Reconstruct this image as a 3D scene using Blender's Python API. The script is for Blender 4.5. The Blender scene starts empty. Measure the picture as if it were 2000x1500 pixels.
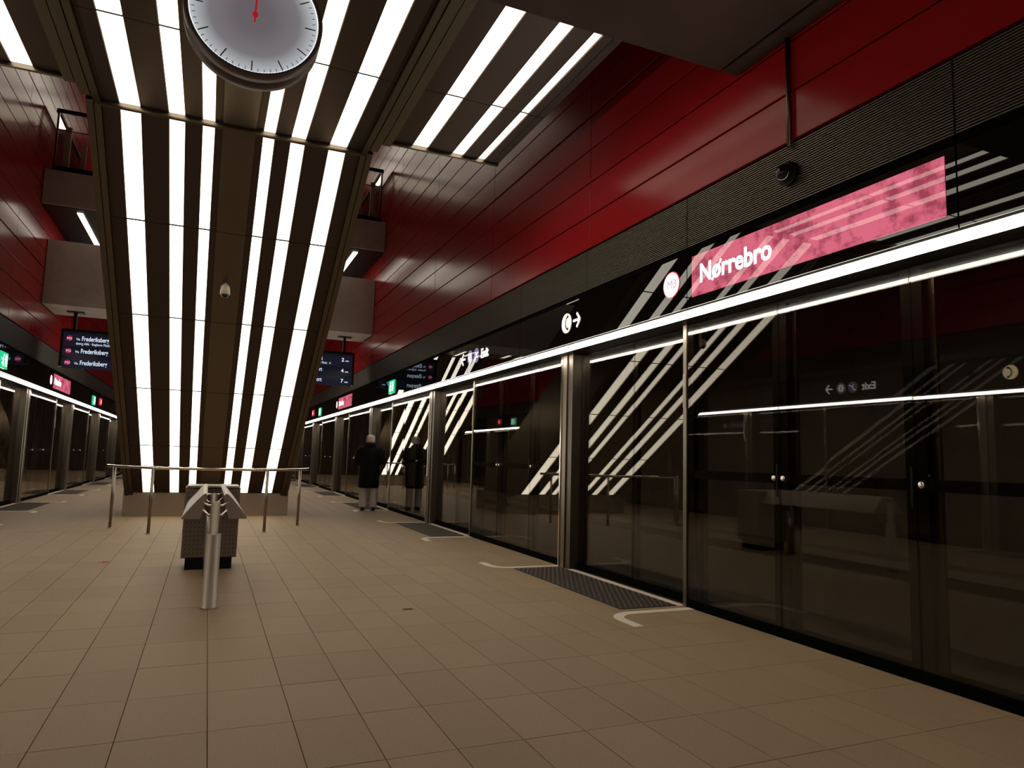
import bpy, bmesh, math, random
from mathutils import Matrix, Vector
random.seed(7)
S = bpy.context.scene
COL = S.collection
# ------------------------------------------------------------------ camera, world, exposure
cam_d = bpy.data.cameras.new('camera'); cam = bpy.data.objects.new('camera', cam_d); COL.objects.link(cam)
cam_d.sensor_width = 36.0; cam_d.lens = 1367.485 / 2000 * 36; cam_d.clip_start = 0.05; cam_d.clip_end = 300
RX = (0.91746528, -0.39688188, 0.02724397); RD = (0.06737636, 0.08752782, -0.99388093); RF = (0.39206873, 0.91368685, 0.10704419)
cam.matrix_world = Matrix(((RX[0], -RD[0], -RF[0], -0.08), (RX[1], -RD[1], -RF[1], 0.0), (RX[2], -RD[2], -RF[2], 1.22), (0, 0, 0, 1)))
S.camera = cam
W = bpy.data.worlds.new('world'); S.world = W; W.use_nodes = True
W.node_tree.nodes['Background'].inputs[0].default_value = (0.9, 0.75, 0.6, 1)
W.node_tree.nodes['Background'].inputs[1].default_value = 0.004
S.view_settings.view_transform = 'Standard'; S.view_settings.look = 'None'
S.view_settings.exposure = 0.0; S.view_settings.gamma = 1.0; S.view_settings.use_curve_mapping = False
S.cycles.max_bounces = 7; S.cycles.glossy_bounces = 5; S.cycles.transparent_max_bounces = 16; S.cycles.diffuse_bounces = 3
S.cycles.use_adaptive_sampling = True; S.cycles.adaptive_threshold = 0.06
S.cycles.sample_clamp_indirect = 4.0
PANEL_LIGHT = 4.0      # luminous panels of the pillar and ceiling
STRIP_LIGHT = 24.0      # strip along the platform screens

# ------------------------------------------------------------------ materials
def new_mat(name):
    m = bpy.data.materials.new(name); m.use_nodes = True
    return m, m.node_tree.nodes, m.node_tree.links, m.node_tree.nodes['Principled BSDF']
def simple(name, col, rough=0.5, metal=0.0, spec=0.5):
    m, n, l, b = new_mat(name)
    b.inputs['Base Color'].default_value = (*col, 1); b.inputs['Roughness'].default_value = rough
    b.inputs['Metallic'].default_value = metal; b.inputs['Specular IOR Level'].default_value = spec
    return m
def noisy(name, c1, c2, scale, rough=0.5, metal=0.0, detail=6, bump=0.0, per_object=0.0, stretch=None, r_var=0.0, spec=0.5):
    m, n, l, b = new_mat(name)
    tc = n.new('ShaderNodeTexCoord'); src = tc.outputs['Object']
    mp = n.new('ShaderNodeMapping'); l.new(src, mp.inputs[0])
    if stretch: mp.inputs['Scale'].default_value = stretch
    oi = n.new('ShaderNodeObjectInfo')
    cb = n.new('ShaderNodeCombineXYZ'); mul = n.new('ShaderNodeMath'); mul.operation = 'MULTIPLY'; mul.inputs[1].default_value = 37.0
    l.new(oi.outputs['Random'], mul.inputs[0]); l.new(mul.outputs[0], cb.inputs[0]); l.new(mul.outputs[0], cb.inputs[1])
    l.new(cb.outputs[0], mp.inputs['Location'])
    t = n.new('ShaderNodeTexNoise'); t.inputs['Scale'].default_value = scale; t.inputs['Detail'].default_value = detail; t.inputs['Roughness'].default_value = 0.7
    l.new(mp.outputs[0], t.inputs['Vector'])
    r = n.new('ShaderNodeValToRGB'); r.color_ramp.elements[0].position = 0.3; r.color_ramp.elements[1].position = 0.7
    r.color_ramp.elements[0].color = (*c1, 1); r.color_ramp.elements[1].color = (*c2, 1)
    l.new(t.outputs['Fac'], r.inputs[0])
    out = r.outputs[0]
    if per_object:
        hsv = n.new('ShaderNodeHueSaturation'); mr = n.new('ShaderNodeMapRange')
        mr.inputs['To Min'].default_value = 1 - per_object; mr.inputs['To Max'].default_value = 1 + per_object
        l.new(oi.outputs['Random'], mr.inputs[0]); l.new(mr.outputs[0], hsv.inputs['Value']); l.new(out, hsv.inputs['Color']); out = hsv.outputs[0]
    l.new(out, b.inputs['Base Color'])
    b.inputs['Roughness'].default_value = rough; b.inputs['Metallic'].default_value = metal; b.inputs['Specular IOR Level'].default_value = spec
    if r_var:
        m2 = n.new('ShaderNodeMapRange'); m2.inputs['To Min'].default_value = rough - r_var; m2.inputs['To Max'].default_value = rough + r_var
        l.new(t.outputs['Fac'], m2.inputs[0]); l.new(m2.outputs[0], b.inputs['Roughness'])
    if bump:
        bp = n.new('ShaderNodeBump'); bp.inputs['Strength'].default_value = bump; bp.inputs['Distance'].default_value = 0.01
        l.new(t.outputs['Fac'], bp.inputs['Height']); l.new(bp.outputs[0], b.inputs['Normal'])
    return m
def emit(name, col, strength, gloss=False):
    m, n, l, b = new_mat(name)
    b.inputs['Base Color'].default_value = (0.02, 0.02, 0.02, 1); b.inputs['Roughness'].default_value = 0.0 if gloss else 0.6
    if not gloss: b.inputs['Specular IOR Level'].default_value = 0.1
    b.inputs['Emission Color'].default_value = (*col, 1); b.inputs['Emission Strength'].default_value = strength
    return m
def glass(name, tint, wav=0.0):
    # clear sheet: mirror share by Fresnel, the rest passes through tinted
    m = bpy.data.materials.new(name); m.use_nodes = True
    n = m.node_tree.nodes; l = m.node_tree.links
    for x in list(n): n.remove(x)
    o = n.new('ShaderNodeOutputMaterial'); mix = n.new('ShaderNodeMixShader')
    tr = n.new('ShaderNodeBsdfTransparent'); tr.inputs[0].default_value = (*tint, 1)
    gl = n.new('ShaderNodeBsdfGlossy'); gl.inputs['Roughness'].default_value = 0.0; gl.inputs[0].default_value = (1, 0.97, 0.92, 1)
    fr = n.new('ShaderNodeFresnel'); ge = n.new('ShaderNodeNewGeometry'); mr = n.new('ShaderNodeMapRange')
    mr.inputs['To Min'].default_value = 1.5; mr.inputs['To Max'].default_value = 1 / 1.5
    l.new(ge.outputs['Backfacing'], mr.inputs[0]); l.new(mr.outputs[0], fr.inputs['IOR'])
    if wav:
        tc = n.new('ShaderNodeTexCoord'); t = n.new('ShaderNodeTexNoise'); t.inputs['Scale'].default_value = 1.3; t.inputs['Detail'].default_value = 1
        l.new(tc.outputs['Object'], t.inputs['Vector'])
        bp = n.new('ShaderNodeBump'); bp.inputs['Strength'].default_value = wav; bp.inputs['Distance'].default_value = 0.01
        l.new(t.outputs['Fac'], bp.inputs['Height']); l.new(bp.outputs[0], gl.inputs['Normal'])
    l.new(fr.outputs[0], mix.inputs[0]); l.new(tr.outputs[0], mix.inputs[1]); l.new(gl.outputs[0], mix.inputs[2]); l.new(mix.outputs[0], o.inputs[0])
    return m

M = {}
M['tile'] = noisy('beige_granite', (0.178, 0.119, 0.066), (0.322, 0.223, 0.13), 150, 0.62, bump=0.08, per_object=0.06, spec=0.28)
M['grout'] = simple('grout', (0.13, 0.09, 0.055), 0.9)
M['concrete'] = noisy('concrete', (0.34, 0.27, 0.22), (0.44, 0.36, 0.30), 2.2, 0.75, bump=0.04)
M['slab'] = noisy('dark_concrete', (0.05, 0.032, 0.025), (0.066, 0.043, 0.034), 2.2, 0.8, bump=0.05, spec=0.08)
M['red'] = noisy('red_enamel', (0.315, 0.009, 0.012), (0.345, 0.011, 0.014), 2.0, 0.19, per_object=0.05, spec=0.19)
M['red_gap'] = simple('dark_gap', (0.012, 0.002, 0.002), 0.8, spec=0.1)
M['bronze'] = noisy('bronze_steel', (0.13, 0.107, 0.085), (0.155, 0.13, 0.104), 30, 0.34, 0.95, stretch=(8, 0.4, 1), r_var=0.04)
M['bronze_dark'] = noisy('bronze_steel_panel', (0.068, 0.052, 0.047), (0.087, 0.068, 0.061), 40, 0.42, 0.86, stretch=(8, 0.4, 1), r_var=0.05)
M['steel'] = noisy('brushed_steel', (0.235, 0.195, 0.15), (0.285, 0.24, 0.19), 30, 0.32, 1.0, stretch=(9, 9, 0.3), r_var=0.05)
M['foot'] = noisy('satin_foot_steel', (0.36, 0.30, 0.235), (0.42, 0.35, 0.28), 30, 0.27, 0.9, stretch=(9, 9, 0.3))
M['steel_dark'] = noisy('brushed_dark_steel', (0.15, 0.125, 0.10), (0.19, 0.16, 0.13), 30, 0.35, 1.0, stretch=(9, 9, 0.3))
M['chrome'] = simple('polished_steel', (0.75, 0.68, 0.6), 0.12, 1.0)
M['black_metal'] = simple('black_metal', (0.005, 0.0045, 0.004), 0.5, spec=0.15)
M['satin_dark'] = simple('brown_cabinet_steel', (0.15, 0.115, 0.085), 0.5, 0.3)
M['satin'] = noisy('satin_steel', (0.30, 0.25, 0.205), (0.36, 0.30, 0.25), 30, 0.42, 0.55, stretch=(9, 9, 0.3))
M['black_glass'] = simple('black_glass', (0.004, 0.0035, 0.003), 0.0)
M['divider'] = simple('dark_divider', (0.012, 0.009, 0.007), 0.6, spec=0.1)
M['trim_black'] = simple('matte_black_trim', (0.002, 0.002, 0.002), 0.8, spec=0.02)
M['soffit'] = simple('dark_soffit', (0.012, 0.01, 0.008), 0.4, spec=0.12)
M['slat'] = simple('bronze_slat', (0.2, 0.17, 0.135), 0.4, 0.3)
M['louver_back'] = simple('louver_back', (0.002, 0.002, 0.002), 0.9, spec=0.0)
M['light'] = emit('luminous_panel', (1.0, 0.92, 0.76), PANEL_LIGHT)
M['added_hall_light'] = emit('added_hall_panel', (1.0, 0.9, 0.74), 4.5)  # unseen upper panels, added to brighten the red walls
M['strip'] = emit('luminous_strip', (1.0, 0.925, 0.80), STRIP_LIGHT)
M['glass'] = glass('tinted_glass', (0.72, 0.685, 0.63), 0.0009)
M['clear'] = glass('clear_glass', (0.93, 0.91, 0.88))
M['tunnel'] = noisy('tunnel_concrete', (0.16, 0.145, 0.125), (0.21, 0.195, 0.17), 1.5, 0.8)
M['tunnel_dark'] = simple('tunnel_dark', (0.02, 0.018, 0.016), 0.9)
M['white_paint'] = noisy('white_floor_paint', (0.55, 0.47, 0.37), (0.66, 0.57, 0.46), 60, 0.55)
M['pad'] = simple('charcoal_rubber', (0.034, 0.025, 0.021), 0.75, spec=0.15)
M['stud'] = simple('worn_stud', (0.24, 0.19, 0.15), 0.4, 0.3)
M['letter'] = emit('white_letter', (1.0, 0.98, 1.0), 1.8)
M['letter_dim'] = emit('screen_white', (0.75, 0.85, 1.0), 0.95)
M['letter_faint'] = emit('screen_grey', (0.55, 0.65, 0.9), 0.35)
M['disc_red'] = emit('red_disc', (1.0, 0.03, 0.05), 0.9, True)
M['disc_white'] = emit('white_disc', (1.0, 0.93, 0.92), 1.7)
M['disc_blue'] = emit('violet_disc', (0.42, 0.36, 0.60), 0.55, True)
M['disc_white2'] = emit('amber_white_phone_disc', (1.0, 0.78, 0.50), 2.6)
M['phone_mark'] = simple('phone_mark', (0.12, 0.08, 0.1), 0.6)
M['red_mark'] = emit('m3_grey', (0.9, 0.55, 0.55), 0.8)
M['green'] = emit('green_sign', (0.02, 0.75, 0.33), 0.9, True)
M['screen'] = emit('dark_screen', (0.004, 0.006, 0.016), 0.5, True)
M['screen_row'] = emit('dark_screen_row', (0.010, 0.014, 0.034), 0.5, True)
M['screen_red'] = emit('screen_red_disc', (0.5, 0.012, 0.06), 0.55)
M['blue_lamp'] = emit('blue_signal', (0.06, 0.06, 1.0), 4.0)
M['red_hand'] = emit('red_hand', (0.8, 0.01, 0.02), 0.45)
M['tick'] = simple('dark_tick', (0.012, 0.012, 0.014), 0.5)
M['rim'] = simple('dark_rim', (0.095, 0.064, 0.055), 0.45, 0.3)
M['coat'] = noisy('black_padded_cloth', (0.003, 0.0026, 0.0025), (0.006, 0.0052, 0.005), 25, 0.7, spec=0.12)
M['trouser'] = noisy('pale_grey_cloth', (0.42, 0.35, 0.31), (0.54, 0.455, 0.41), 30, 0.85)
M['beanie'] = noisy('pale_knit', (0.36, 0.30, 0.24), (0.46, 0.39, 0.32), 60, 0.9, bump=0.4)
M['skin'] = simple('skin', (0.42, 0.22, 0.15), 0.5)
M['boot'] = simple('black_boot', (0.006, 0.006, 0.006), 0.4)
M['hair'] = simple('dark_hair', (0.03, 0.018, 0.01), 0.6)
M['orange'] = simple('orange_paper', (0.55, 0.09, 0.03), 0.7)
M['twig'] = simple('brown_twig', (0.06, 0.035, 0.02), 0.8)
M['cctv'] = simple('pale_plastic', (0.40, 0.33, 0.25), 0.35)
M['dark_lens'] = simple('dark_dome', (0.006, 0.006, 0.007), 0.05)
M['pale_panel'] = simple('pale_panel', (0.42, 0.36, 0.27), 0.5)
def sign_mat():
    m, n, l, b = new_mat('pink_name_sign')
    tc = n.new('ShaderNodeTexCoord'); t = n.new('ShaderNodeTexNoise'); t.inputs['Scale'].default_value = 5.5; t.inputs['Detail'].default_value = 7; t.inputs['Roughness'].default_value = 0.65
    l.new(tc.outputs['Object'], t.inputs['Vector'])
    r = n.new('ShaderNodeValToRGB'); e = r.color_ramp.elements
    e[0].position = 0.40; e[0].color = (0.40, 0.06, 0.105, 1); e[1].position = 0.535; e[1].color = (0.80, 0.165, 0.25, 1)
    l.new(t.outputs['Fac'], r.inputs[0]); l.new(r.outputs[0], b.inputs['Emission Color']); b.inputs['Emission Strength'].default_value = 0.85
    b.inputs['Base Color'].default_value = (0.02, 0.005, 0.006, 1); b.inputs['Roughness'].default_value = 0.0
    return m
M['sign'] = sign_mat()
def clock_mat():
    # edge-lit translucent dial: the LED ring in the rim makes the outer zone glow more
    m, n, l, b = new_mat('edge_lit_dial')
    tc = n.new('ShaderNodeTexCoord'); ln = n.new('ShaderNodeVectorMath'); ln.operation = 'LENGTH'; l.new(tc.outputs['Object'], ln.inputs[0])
    r = n.new('ShaderNodeValToRGB'); e = r.color_ramp.elements
    e[0].position = 0.10; e[0].color = (0.115, 0.100, 0.112, 1); e[1].position = 0.386; e[1].color = (0.47, 0.49, 0.51, 1)
    x = r.color_ramp.elements.new(0.27); x.color = (0.165, 0.158, 0.172, 1)
    l.new(ln.outputs['Value'], r.inputs[0]); l.new(r.outputs[0], b.inputs['Emission Color']); b.inputs['Emission Strength'].default_value = 1.0
    b.inputs['Base Color'].default_value = (0.1, 0.1, 0.1, 1); b.inputs['Roughness'].default_value = 0.4
    return m
M['dial'] = clock_mat()

for k_, t_ in (('bronze_dark', (0.38, 0.34, 0.29, 1)), ('bronze', (0.5, 0.43, 0.36, 1))):
    M[k_].node_tree.nodes['Principled BSDF'].inputs['Specular Tint'].default_value = t_
# ------------------------------------------------------------------ mesh helpers
class MB:
    def __init__(s): s.v = []; s.f = []; s.sm = False
    def add(s, vs, fs):
        o = len(s.v); s.v += [tuple(v) for v in vs]; s.f += [tuple(i + o for i in f) for f in fs]; return s
    def box(s, x0, x1, y0, y1, z0, z1):
        return s.add([(x0, y0, z0), (x1, y0, z0), (x1, y1, z0), (x0, y1, z0), (x0, y0, z1), (x1, y0, z1), (x1, y1, z1), (x0, y1, z1)],
                     [(0, 3, 2, 1), (4, 5, 6, 7), (0, 1, 5, 4), (1, 2, 6, 5), (2, 3, 7, 6), (3, 0, 4, 7)])
    def bev(s, x0, x1, y0, y1, z0, z1, c, axis=2):
        # box whose face on +axis end has chamfered edges
        P = lambda a, b, h: {2: (a, b, h), 1: (a, h, b), 0: (h, a, b)}[axis]
        r = {2: (x0, x1, y0, y1, z0, z1), 1: (x0, x1, z0, z1, y0, y1), 0: (y0, y1, z0, z1, x0, x1)}[axis]
        a0, a1, b0, b1, h0, h1 = r; sg = 1 if h1 > h0 else -1
        ring = lambda d, h: [P(a0 + d, b0 + d, h), P(a1 - d, b0 + d, h), P(a1 - d, b1 - d, h), P(a0 + d, b1 - d, h)]
        vs = ring(0, h0) + ring(0, h1 - sg * c) + ring(c, h1)
        fs = [(3, 2, 1, 0), (8, 9, 10, 11)]
        for k in (0, 4):
            for i in range(4): fs.append((k + i, k + (i + 1) % 4, k + 4 + (i + 1) % 4, k + 4 + i))
        return s.add(vs, fs)
    def basis(s, o, ax, ay, az, r):
        o = Vector(o); ax, ay, az = Vector(ax), Vector(ay), Vector(az); x0, x1, y0, y1, z0, z1 = r
        t = MB().box(*r)
        return s.add([o + ax * v[0] + ay * v[1] + az * v[2] for v in t.v], t.f)
    def prism(s, poly, a0, a1, axis=0):
        P = {0: lambda p, a: (a, p[0], p[1]), 1: lambda p, a: (p[0], a, p[1]), 2: lambda p, a: (p[0], p[1], a)}[axis]
        n = len(poly)
        fs = [tuple(range(n)), tuple(range(2 * n - 1, n - 1, -1))] + [(i, n + i, n + (i + 1) % n, (i + 1) % n) for i in range(n)]
        return s.add([P(p, a0) for p in poly] + [P(p, a1) for p in poly], fs)
    def tube(s, pts, r, n=10, closed=False):
        pts = [Vector(p) for p in pts]; rr = r if isinstance(r, (list, tuple)) else [r] * len(pts)
        vs, fs = [], []; up = Vector((0, 0, 1))
        for i, p in enumerate(pts):
            d = (pts[min(i + 1, len(pts) - 1)] - pts[max(i - 1, 0)]).normalized()
            a = d.cross(up)
            if a.length < 1e-3: a = d.cross(Vector((1, 0, 0)))
            a.normalize(); b = d.cross(a).normalized()
            for k in range(n):
                t = 2 * math.pi * k / n; vs.append(p + (a * math.cos(t) + b * math.sin(t)) * rr[i])
        for i in range(len(pts) - 1):
            for k in range(n): fs.append((i * n + k, i * n + (k + 1) % n, (i + 1) * n + (k + 1) % n, (i + 1) * n + k))
        m = len(pts); fs.append(tuple(range(n - 1, -1, -1))); fs.append(tuple((m - 1) * n + k for k in range(n)))
        return s.add(vs, fs)
    def lathe(s, prof, mat=None, n=40):
        # profile (radius, height) turned about local Z, then moved by mat
        mat = mat or Matrix(); vs, fs = [], []
        for r, hgt in prof:
            for k in range(n):
                t = 2 * math.pi * k / n; vs.append(mat @ Vector((r * math.cos(t), r * math.sin(t), hgt)))
        for i in range(len(prof) - 1):
            for k in range(n): fs.append((i * n + k, i * n + (k + 1) % n, (i + 1) * n + (k + 1) % n, (i + 1) * n + k))
        fs.append(tuple(range(n - 1, -1, -1))); fs.append(tuple((len(prof) - 1) * n + k for k in range(n)))
        return s.add(vs, fs)
    def rings(s, rings):
        n = len(rings[0]); vs = [v for r in rings for v in r]; fs = []
        for i in range(len(rings) - 1):
            for k in range(n): fs.append((i * n + k, i * n + (k + 1) % n, (i + 1) * n + (k + 1) % n, (i + 1) * n + k))
        fs.append(tuple(range(n - 1, -1, -1))); fs.append(tuple((len(rings) - 1) * n + k for k in range(n)))
        return s.add(vs, fs)
    def mesh(s, name, fix=True):
        me = bpy.data.meshes.new(name); me.from_pydata(s.v, [], s.f); me.update()
        if fix:
            bm = bmesh.new(); bm.from_mesh(me); bmesh.ops.recalc_face_normals(bm, faces=bm.faces); bm.to_mesh(me); bm.free()
        return me
def link(name, me, mat, parent=None, smooth=False):
    o = bpy.data.objects.new(name, me); COL.objects.link(o)
    if mat is not None and me is not None:
        me.materials.clear(); me.materials.append(M[mat] if isinstance(mat, str) else mat)
    if parent is not None: o.parent = parent
    if smooth:
        for p in me.polygons: p.use_smooth = True
    return o
def obj(name, mb, mat, parent=None, smooth=False): return link(name, mb.mesh(name), mat, parent, smooth)
def tag(o, label=None, cat=None, group=None, kind=None):
    if label: o['label'] = label
    if cat: o['category'] = cat
    if group: o['group'] = group
    if kind: o['kind'] = kind
    return o
def empty(name, loc=(0, 0, 0), **k):
    o = bpy.data.objects.new(name, None); COL.objects.link(o); o.location = loc; o.empty_display_size = 0.1
    return tag(o, **k)
def put(name, mb, mat, parent, smooth=False):
    # part built in world coordinates under an Empty that stands elsewhere
    o = obj(name, mb, mat, None, smooth); p = Vector((0, 0, 0)); q = parent
    while q is not None: p += q.location; q = q.parent
    o.data.transform(Matrix.Translation(-p)); o.parent = parent
    return o
def text_mesh(body, size, bold=0.0, align='LEFT', extrude=0.001):
    c = bpy.data.curves.new('lettering', 'FONT'); c.body = body; c.size = size; c.offset = bold; c.align_x = align; c.extrude = extrude; c.resolution_u = 4
    o = bpy.data.objects.new('lettering', c); COL.objects.link(o)
    dg = bpy.context.evaluated_depsgraph_get(); me = bpy.data.meshes.new_from_object(o.evaluated_get(dg))
    bpy.data.objects.remove(o); bpy.data.curves.remove(c)
    return me
LCACHE = {}
def letters(body, size, bold):
    if (body, size) in LCACHE: return [m_.copy() for m_ in LCACHE[(body, size)]]
    # one mesh per letter, set out along local x
    mx = lambda t: max(v.co.x for v in text_mesh(t, size, bold).vertices)
    base = mx('l'); out = []
    for i, ch in enumerate(body):
        if ch == ' ': continue
        me = text_mesh(ch, size, bold); me.transform(Matrix.Translation(((mx(body[:i] + 'l') - base) if i else 0.0, 0, 0))); out.append(me)
    LCACHE[(body, size)] = out
    return [m_.copy() for m_ in out]
def frame(side, y, z, x=None):
    # local x reads along the wall, local y up, local z into the platform
    if side > 0: return Matrix(((0, 0, -1, x), (-1, 0, 0, y), (0, 1, 0, z), (0, 0, 0, 1)))
    return Matrix(((0, 0, 1, x), (1, 0, 0, y), (0, 1, 0, z), (0, 0, 0, 1)))
def flat(poly, d=0.002):
    return MB().prism(poly, 0, d, axis=2)
def disc_poly(r, n=28, cx=0, cy=0): return [(cx + r * math.cos(2 * math.pi * k / n), cy + r * math.sin(2 * math.pi * k / n)) for k in range(n)]
def stroke(mb, pts, w, z0=0.0, z1=0.002):
    for (ax, ay), (bx, by) in zip(pts, pts[1:]):
        d = Vector((bx - ax, by - ay)); L = d.length; d /= L; nx, ny = -d.y * w / 2, d.x * w / 2
        mb.prism([(ax + nx, ay + ny), (ax - nx, ay - ny), (bx - nx, by - ny), (bx + nx, by + ny)], z0, z1, axis=2)
    return mb
ORD = ['first', 'second', 'third', 'fourth', 'fifth', 'sixth', 'seventh', 'eighth', 'ninth', 'tenth', 'eleventh', 'twelfth', 'thirteenth', 'fourteenth', 'fifteenth',
       'sixteenth', 'seventeenth', 'eighteenth', 'nineteenth', 'twentieth', 'twenty-first', 'twenty-second', 'twenty-third', 'twenty-fourth', 'twenty-fifth']
XF, XG, XD = 3.54, 3.83, 3.92       # upper wall plane, fixed glass plane, sliding door plane
SIDE = {1: 'on the screen beside the passenger', -1: 'on the screen across from the passenger'}
S2 = {1: 'passenger side', -1: 'opposite side'}
Y0, Y1 = -8.0, 44.0

# ------------------------------------------------------------------ floor
floor = obj('floor', MB().box(-4.05, 4.05, Y0, Y1, -0.25, -0.012), 'grout'); tag(floor, 'beige stone platform floor of long rectangular tiles', kind='structure')
cols = [-0.36, 0.0, 0.36]
x = 0.36
while x < 3.78: x += 0.306; cols.append(round(min(x, 3.80), 4))
x = -0.36
while x > -3.78: x -= 0.306; cols.insert(0, round(max(x, -3.80), 4))
cols = [c for i, c in enumerate(cols) if i == 0 or c - cols[i - 1] > 0.05]
rows = [3.465 + 0.541 * k for k in range(-22, 76)]
cand = []
for j in range(len(rows) - 1):
    for i in range(len(cols) - 1):
        cx, cy = (cols[i] + cols[i + 1]) / 2, (rows[j] + rows[j + 1]) / 2
        d = Vector((cx + 0.08, cy, -1.22)); f = d.dot(Vector(RF)); u, v = d.dot(Vector(RX)) / max(f, .01), d.dot(Vector(RD)) / max(f, .01)
        vis = f > 0.5 and abs(u) < 0.78 and abs(v) < 0.60
        cand.append((0 if vis else 1, f if f > 0 else 99, i, j))
cand.sort(); tile_me = {}
rest = MB(); g = 0.0016
for n, (a, b, i, j) in enumerate(cand):
    w, cx, cy = cols[i + 1] - cols[i], (cols[i] + cols[i + 1]) / 2, (rows[j] + rows[j + 1]) / 2
    if n < 300:
        kx = round(w, 3)
        if kx not in tile_me:
            tile_me[kx] = MB().bev(-w / 2 + g, w / 2 - g, -0.2705 + g, 0.2705 - g, -0.02, 0.0, 0.0012).mesh('floor_tile')
        o = link('floor_tile', tile_me[kx], 'tile', floor); o.location = (cx, cy, random.uniform(-0.0008, 0.0)); o.rotation_euler = (random.uniform(-.0006, .0006), random.uniform(-.0008, .0008), 0)
    else: rest.box(cx - w / 2 + g, cx + w / 2 - g, cy - 0.2705 + g, cy + 0.2705 - g, -0.02, 0.0)
tag(obj('tile_field', rest, 'tile', floor), kind='stuff')

# ------------------------------------------------------------------ walls: red panels, louvers, black glass fascia
PH, PW = 0.3755, 2.86
ztop0 = 3.487
joints = [-7.0, -4.6, -2.3, -0.1, 2.41, 4.745, 6.48, 8.215, 10.2, 12.1, 13.9, 15.7, 17.5, 19.3, 22.1, 24.0, 26.0, 28.0, 30.0, 33.0, 36.0, 40.0, 44.0]
for side, nm in ((1, 'right'), (-1, 'left')):
    bx = lambda a, b: (a, b) if side > 0 else (-b, -a)
    wall = obj('wall_' + nm, MB().box(*bx(XF + 0.03, XF + 0.35), Y0, Y1, 2.52, 13.2), 'red_gap')
    tag(wall, 'tall red panelled station wall %s over dark louvers and black glass' % ('beside the passenger' if side > 0 else 'across from the passenger'), kind='structure')
    me = {}; far = MB(); k0 = -4
    for c in range(-4, 15):
        ya = 3.57 + PW * c; yb = ya + PW
        if yb > Y1: break
        for r in range(26):
            z0 = ztop0 + PH * r; z1 = z0 + PH
            gz = 0.008 if (r % 4) else 0.020
            near = 0 <= yb and ya < 23 and r < 20 and (c >= -1)
            if near:
                key = r % 4
                if key not in me:
                    me[key] = MB().bev(*((0, -0.028) if side > 0 else (0, 0.028)), -PW / 2 + 0.003, PW / 2 - 0.003, gz, PH - 0.006, 0.004, axis=0).mesh('red_panel')
                o = link('red_panel', me[key], 'red', wall); o.location = (side * (XF + 0.03), (ya + yb) / 2, z0)
                o.rotation_euler = (0, random.uniform(-.0004, .0004), random.uniform(-.0005, .0005))
            else: far.box(*bx(XF, XF + 0.03), ya + 0.003, yb - 0.003, z0 + gz, z1 - 0.006)
    tag(obj('distant_red_panels', far, 'red', wall), kind='stuff')
    obj('louver_backing', MB().box(*bx(XF + 0.022, XF + 0.03), Y0, Y1, 3.03, 3.487), 'louver_back', wall)
    for a, b in zip(joints, joints[1:]):
        lv = MB(); n = 26
        for q in range(n):
            zz = 3.046 + (3.482 - 3.046) * (q + 0.5) / n
            if side > 0: lv.prism([(XF + 0.024, zz - 0.003), (XF, zz - 0.0042), (XF, zz + 0.0012), (XF + 0.024, zz + 0.003)], a + 0.006, b - 0.006, axis=1)
            else: lv.prism([(-XF - 0.024, zz - 0.003), (-XF, zz - 0.0042), (-XF, zz + 0.0012), (-XF - 0.024, zz + 0.003)], a + 0.006, b - 0.006, axis=1)
        tag(obj('louver_slats', lv, 'slat', wall), kind='stuff')
        fp = obj('fascia_panel', MB().bev(*((XF + 0.03, XF) if side > 0 else (-XF - 0.03, -XF)), a + 0.003, b - 0.003, 2.522, 2.992, 0.002, axis=0), 'black_glass', wall)
        obj('fascia_trim', MB().box(*bx(XF - 0.001, XF + 0.03), a + 0.003, b - 0.003, 2.996, 3.036), 'trim_black', wall)
    # canopy soffit over the doors and the strip light at its edge
    obj('canopy_soffit', MB().box(*bx(XF + 0.029, 4.25), Y0, Y1, 2.462, 2.52), 'soffit', wall)
    st = empty('strip_light', (side * XF, 18, 2.47), label='long white light strip along the platform edge %s' % SIDE[side].replace('on the screen', 'above the screen'), cat='light strip', group='strip lights above the platform screens')
    put('housing', MB().box(*bx(XF + 0.004, XF + 0.02), Y0, Y1, 2.498, 2.521), 'black_metal', st)
    sb = [y for y in joints]
    for a, b in zip(joints, joints[1:]):
        put('diffuser', MB().box(*bx(XF - 0.012, XF + 0.028), a + 0.0015, b - 0.0015, 2.446, 2.498), 'strip', st)

# roof, end walls
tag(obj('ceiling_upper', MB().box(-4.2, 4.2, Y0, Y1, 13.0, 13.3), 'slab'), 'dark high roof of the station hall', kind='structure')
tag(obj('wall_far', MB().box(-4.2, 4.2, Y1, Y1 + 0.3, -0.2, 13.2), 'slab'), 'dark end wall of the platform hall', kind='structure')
tag(obj('wall_rear', MB().box(-4.2, 4.2, Y0 - 0.3, Y0, -0.2, 13.2), 'slab'), 'dark end wall behind the viewpoint', kind='structure')
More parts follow.
